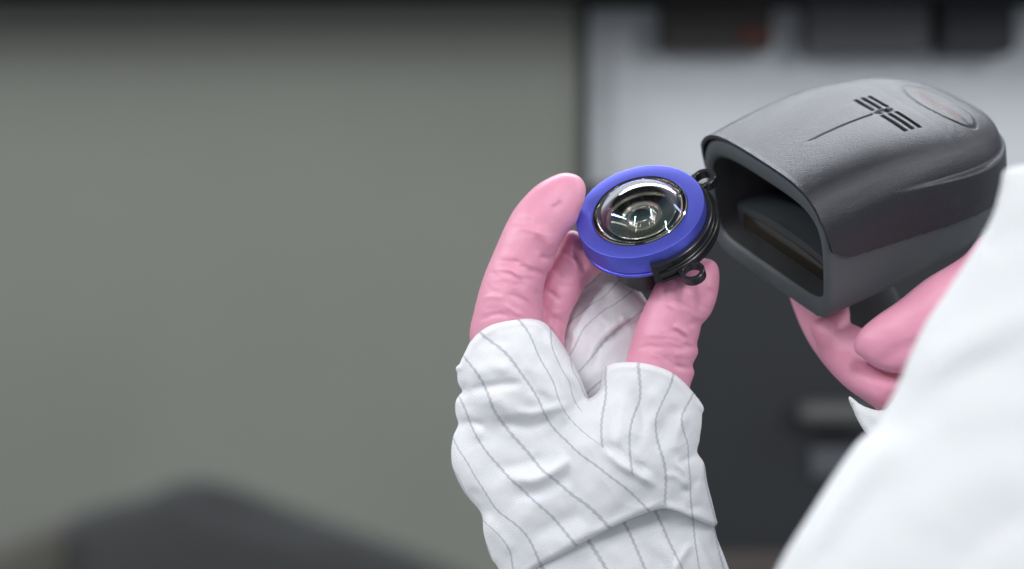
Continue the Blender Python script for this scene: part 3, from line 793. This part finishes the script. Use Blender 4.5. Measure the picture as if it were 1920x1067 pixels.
# stripe coordinates follow the warp of the cloth
def c4(l, v): return [(820 + x / 2.191, 580 + y / 2.191, v) for x, y in l]
st = (c4([(340, 50), (400, 150), (450, 250), (490, 345)], 1) + c4([(180, 100), (270, 170), (350, 270), (420, 380), (530, 540), (650, 640), (780, 740), (870, 830)], 0)
      + c4([(130, 220), (180, 290), (230, 410), (310, 520), (430, 660), (550, 760), (700, 890)], -1) + c4([(110, 400), (160, 520), (250, 640), (350, 740), (470, 850), (570, 970)], -2)
      + c4([(90, 580), (150, 680), (250, 830), (390, 970), (430, 1060)], -3) + c4([(80, 680), (200, 880), (300, 1000), (310, 1060)], -4)
      + c4([(465, 80), (470, 150), (540, 290)], 2) + c4([(545, 180), (560, 260), (605, 350)], 3) + c4([(180, 930), (215, 1000)], -5))
st2 = (c4([(690, 280), (680, 420), (680, 590)], 0) + c4([(825, 225), (830, 380), (790, 520), (792, 600), (805, 720)], 1) + c4([(965, 290), (900, 440), (910, 560), (935, 650), (935, 790)], 2)
       + c4([(1050, 350), (1005, 440), (1030, 560), (1040, 700), (1050, 860)], 3) + c4([(1120, 420), (1090, 560), (1100, 700), (1140, 860)], 4) + c4([(600, 330), (560, 450)], -1))
st3 = (c4([(430, 1060), (500, 1200)], -3) + c4([(640, 980), (690, 1060), (740, 1160)], -2) + c4([(780, 900), (850, 1060), (890, 1160)], -1) + c4([(900, 840), (950, 950), (1005, 1060), (1040, 1160)], 0)
       + c4([(1050, 860), (1060, 960), (1075, 1060), (1100, 1160)], 1) + c4([(1135, 880), (1150, 960), (1175, 1060), (1210, 1160)], 2))
T1, T2, T3 = tps(st), tps(st2), tps(st3)
Fm = None
def mask_ab(V):
    # which branch of cloth a vertex belongs to: right of the diagonal fold is the thumb gusset
    L = spline([(1104, 640), (1104, 748), (1082, 790), (1130, 838), (1190, 893), (1245, 945), (1300, 985), (1360, 1000)], 6)
    poly = np.vstack([L, [(1500, 1000), (1500, 500), (1104, 500)]])
    return 1 / (1 + np.exp(-poly_sd(V[:, 0], V[:, 1], poly) / 1.0))
mitt = to_person(solid('sleeve_mitt', X, Y, -190, 260, h, f_mitt, FAB, None, 1,
    {'stripe_u': T1, 'stripe_w': T2, 'stripe_m': mask_ab, 'stripe_v': lambda V: V[:, 1]}))
# lower coat sleeve inside the mitt hem
hs = 4.0
X, Y = grid(860, 1470, 920, 1396, hs)
fa2, fb2 = mitt_fields(X, Y, hs)
sl_f = ridges(X, Y, [([(1230, 1000), (1270, 1060), (1290, 1130)], 12, 8), ([(1300, 1000), (1330, 1060), (1350, 1120)], 8, 7), ([(1200, 1020), (1250, 1075), (1270, 1140)], 12, -7), ([(1100, 1040), (1150, 1100), (1180, 1200)], 14, 6),
                     ([(1260, 1080), (1285, 1035), (1300, 1020)], 7, 8)])
def f_slv(q):
    f = smin(fa2(q + sl_f - 15), fb2(q + sl_f - 15), 8) + 3 * (1 - sm(960, 1100, Y))
    return np.maximum(np.maximum(f, 940 - Y), Y - 1385)
to_person(solid('coat_sleeve', X, Y, -190, 320, hs, f_slv, FAB2, None, 1, {'stripe_u': T3, 'stripe_v': lambda V: V[:, 1]}))
# cloth of the palm seen behind, between fingers and thumb
X, Y = grid(1000, 1260, 480, 800, h)
pp_poly = [(1062, 600), (1085, 550), (1110, 505), (1150, 500), (1200, 545), (1225, 600), (1215, 680), (1190, 740), (1130, 780), (1080, 770), (1050, 700)]
pf = [([(1095, 690), (1120, 640), (1165, 600), (1200, 580)], 9, 8), ([(1120, 700), (1125, 660), (1150, 630), (1180, 620)], 10, -9), ([(1105, 560), (1130, 600), (1150, 640)], 12, 6), ([(1080, 640), (1110, 590), (1150, 550)], 7, -5), ([(1160, 590), (1180, 600), (1205, 585)], 6, 10)]
f_pp = part(X, Y, h, pp_poly, [(1120, 520, 150), (1130, 620, 110), (1130, 740, 90), (1200, 590, 120)], .55, 70, 60, pf, noise=sinnoise(X, Y, 12, 4, 50))
def c3(l, v): return [(860 + x / 2.371, 310 + y / 2.371, v) for x, y in l]
T4 = tps(c3([(470, 730), (540, 660), (640, 590)], 0) + c3([(500, 835), (560, 720), (650, 640), (750, 575)], 1) + c3([(560, 940), (650, 860), (750, 790)], 2.4) + c3([(450, 640), (520, 590), (620, 520)], -.8))
to_person(solid('palm_cloth', X, Y, 30, 260, h, f_pp, FAB2, None, 1, {'stripe_u': T4, 'stripe_v': lambda V: V[:, 1]}))

# ---- right glove, gripping the scanner handle
h2 = 4.0
X, Y = grid(1440, 1960, 400, 900, h2)
ra = [(1474, 536), (1468, 505), (1490, 478), (1540, 490), (1575, 530), (1592, 575), (1594, 612), (1600, 655), (1660, 690), (1710, 690), (1720, 740), (1660, 790), (1640, 765), (1590, 730), (1550, 690), (1515, 640), (1492, 590)]
rf = [([(1520, 625), (1550, 635), (1580, 622), (1598, 600)], 8, -14), ([(1500, 570), (1540, 590), (1575, 590)], 20, 6), ([(1590, 690), (1620, 665), (1640, 650)], 12, -6)]
fra = part(X, Y, h2, ra, [(1490, 490, 360), (1560, 500, 340), (1500, 560, 250), (1590, 600, 110), (1640, 720, 60)], 1.0, 50, 60, rf, noise=sinnoise(X, Y, 21, 2, 60))
rb = [(1601, 655), (1608, 626), (1636, 598), (1686, 563), (1735, 524), (1803, 482), (1845, 440), (1890, 440), (1890, 520), (1830, 600), (1760, 680), (1700, 700), (1650, 693), (1618, 672)]
frb = part(X, Y, h2, rb, [(1620, 640, 25), (1720, 590, 20), (1830, 500, 40)], .8, 60, 60, [([(1640, 690), (1680, 660), (1730, 640)], 14, -5)], noise=sinnoise(X, Y, 22, 2, 70))
fpalm = part(X, Y, h2, [(1700, 700), (1722, 688), (1790, 612), (1866, 490), (1900, 480), (1925, 560), (1905, 680), (1860, 800), (1770, 850), (1700, 800)], [(1880, 500, 60), (1780, 720, 50)], .6, 80, 60)
fingers = []
for i in range(3):   # middle, ring and little finger wrap the far side of the handle
    dx, dy, dq = 14 * i + 18, 40 * i + 92, 34 * i + 60
    pl = [(1500 + dx, 560 + dy * .6), (1520 + dx, 540 + dy * .6), (1560 + dx, 545 + dy * .6), (1640 + dx, 590 + dy * .5), (1690, 640 + dy * .4), (1680, 720 + dy * .3), (1600 + dx, 680 + dy * .4), (1530 + dx, 620 + dy * .5)]
    fingers.append(part(X, Y, h2, pl, [(1540, 600, 90 + dq), (1680, 690, 70 + dq * .6)], .8, 45, 60))
def f_rg(q):
    f = smin(smin(fra(q), frb(q), 6), fpalm(q), 14)
    for g in fingers: f = smin(f, g(q), 4)
    return f
to_person(solid('glove', X, Y, -90, 330, h2, f_rg, PINK, None, 2))

# ---- blurred coat of the right arm and shoulder, nearer the camera
h3 = 8.0
X, Y = grid(1360, 2500, 200, 1560, h3)
ca = [(1640, 800), (1668, 752), (1686, 715), (1705, 668), (1735, 605), (1775, 545), (1830, 460), (1862, 400), (1876, 345), (1884, 316), (1940, 306), (2000, 300), (2300, 330), (2450, 500), (2460, 1000), (2450, 1540), (1420, 1540), (1390, 1300),
      (1402, 1180), (1440, 1100), (1470, 1040), (1510, 975), (1560, 895), (1606, 830)]
caf = [([(1700, 720), (1780, 660), (1880, 610), (2000, 560)], 36, 12), ([(1650, 850), (1720, 770), (1800, 710), (1920, 660)], 30, -10), ([(1850, 480), (1890, 440), (1960, 430)], 28, -8),
       ([(1490, 1067), (1560, 960), (1640, 860), (1700, 800)], 22, 9), ([(1530, 1080), (1610, 970), (1700, 880)], 28, -8), ([(1700, 1000), (1800, 910), (1940, 860)], 50, 9), ([(1780, 1080), (1860, 1000), (1960, 960)], 34, -7), ([(1760, 800), (1840, 770), (1960, 760)], 40, 7)]
fca = part(X, Y, h3, ca, [(1650, 780, -520), (1720, 690, -700), (1780, 560, -850), (1860, 400, -700), (1900, 330, -560), (2100, 600, -1000), (1560, 940, -1250), (1660, 850, -1000), (1480, 1080, -1350), (1800, 900, -1150), (2100, 1200, -1250)], .30, 200, 420, caf, noise=sinnoise(X, Y, 31, 3.5, 300))
to_person(solid('coat', X, Y, -1700, 260, h3, fca, COATM, None, 3))

Xc, Yc = grid(1560, 1860, 640, 920, 4.0)
cc = [(1590, 743), (1622, 762), (1660, 768), (1690, 735), (1760, 700), (1830, 720), (1820, 860), (1740, 890), (1660, 850), (1636, 826), (1612, 796)]
fcc = part(Xc, Yc, 4.0, cc, [(1600, 760, 10), (1660, 790, -20), (1800, 800, -120)], .7, 60, 60, [([(1610, 770), (1640, 800), (1680, 830)], 9, -6)])
to_person(solid('coat_cuff', Xc, Yc, -220, 160, 4.0, fcc, COATM, None, 2))

_ax = spline([(1735, 800, 10), (1830, 840, -150), (1930, 880, -380), (1990, 900, -640)], 8); _rd = np.interp(np.linspace(0, 1, len(_ax)), [0, .25, 1], [.0125, .018, .023])
_V, _F, _n = [], [], 40
for i, p in enumerate(_ax):
    w = Vector(A2W(*p)); t = (Vector(A2W(*_ax[min(i + 1, len(_ax) - 1)])) - Vector(A2W(*_ax[max(i - 1, 0)]))).normalized(); a = t.cross(Vector((0, 0, 1))).normalized(); b = a.cross(t)
    for j in range(_n):
        an = 2 * math.pi * j / _n; rr = _rd[i] * (1 + .03 * math.sin(3 * an + i * .5) + .025 * math.sin(i * 1.1))
        _V.append(tuple(w + a * math.cos(an) * rr + b * math.sin(an) * rr))
for i in range(len(_ax) - 1):
    for j in range(_n):
        k = (j + 1) % _n; _F.append((i * _n + j, (i + 1) * _n + j, (i + 1) * _n + k, i * _n + k))
_F.append(tuple(range(_n))); _F.append(tuple((len(_ax) - 1) * _n + j for j in range(_n))[::-1])
to_person(mesh_np('coat_sleeve', _V, _F, COATM))

# ------------------------------------------------------------------ dark chair back, lower left, close to the camera
h4 = 8.0
X, Y = grid(-420, 1100, 840, 1700, h4)
ch = [(-400, 1110), (-200, 1075), (-60, 1045), (20, 1020), (90, 990), (180, 952), (270, 930), (330, 905), (385, 900), (450, 915), (540, 950), (640, 985), (740, 1020), (840, 1062), (900, 1095), (980, 1200), (1000, 1660), (-400, 1660)]
chair = empty('office_chair', A2W(300, 1690, -2000).tolist())
tag(chair, 'blurred dark grey padded chair back in the lower left foreground', 'chair')
fch = part(X, Y, h4, ch, [(300, 1200, -1980)], .35, 200, 60, [([(330, 920), (420, 950), (520, 975), (620, 1010)], 22, -14)])
o = solid('backrest', X, Y, -2200, -1760, h4, fch, mat('charcoal_chair_fabric', (.031, .033, .034), .9, 0, .2, bump=.3, bscale=900), None, 2); child_fix(o, chair)
arm = [(-300, 1060), (-100, 1040), (0, 1020), (70, 995), (110, 985), (128, 1010), (132, 1100), (120, 1660), (-300, 1660)]
far_ = part(X, Y, h4, arm, [(0, 1200, -2040)], .45, 80, 60)
o = solid('armrest', X, Y, -2240, -1860, h4, far_, mat('olive_black_armrest', (.034, .032, .024), .7), None, 2); child_fix(o, chair)
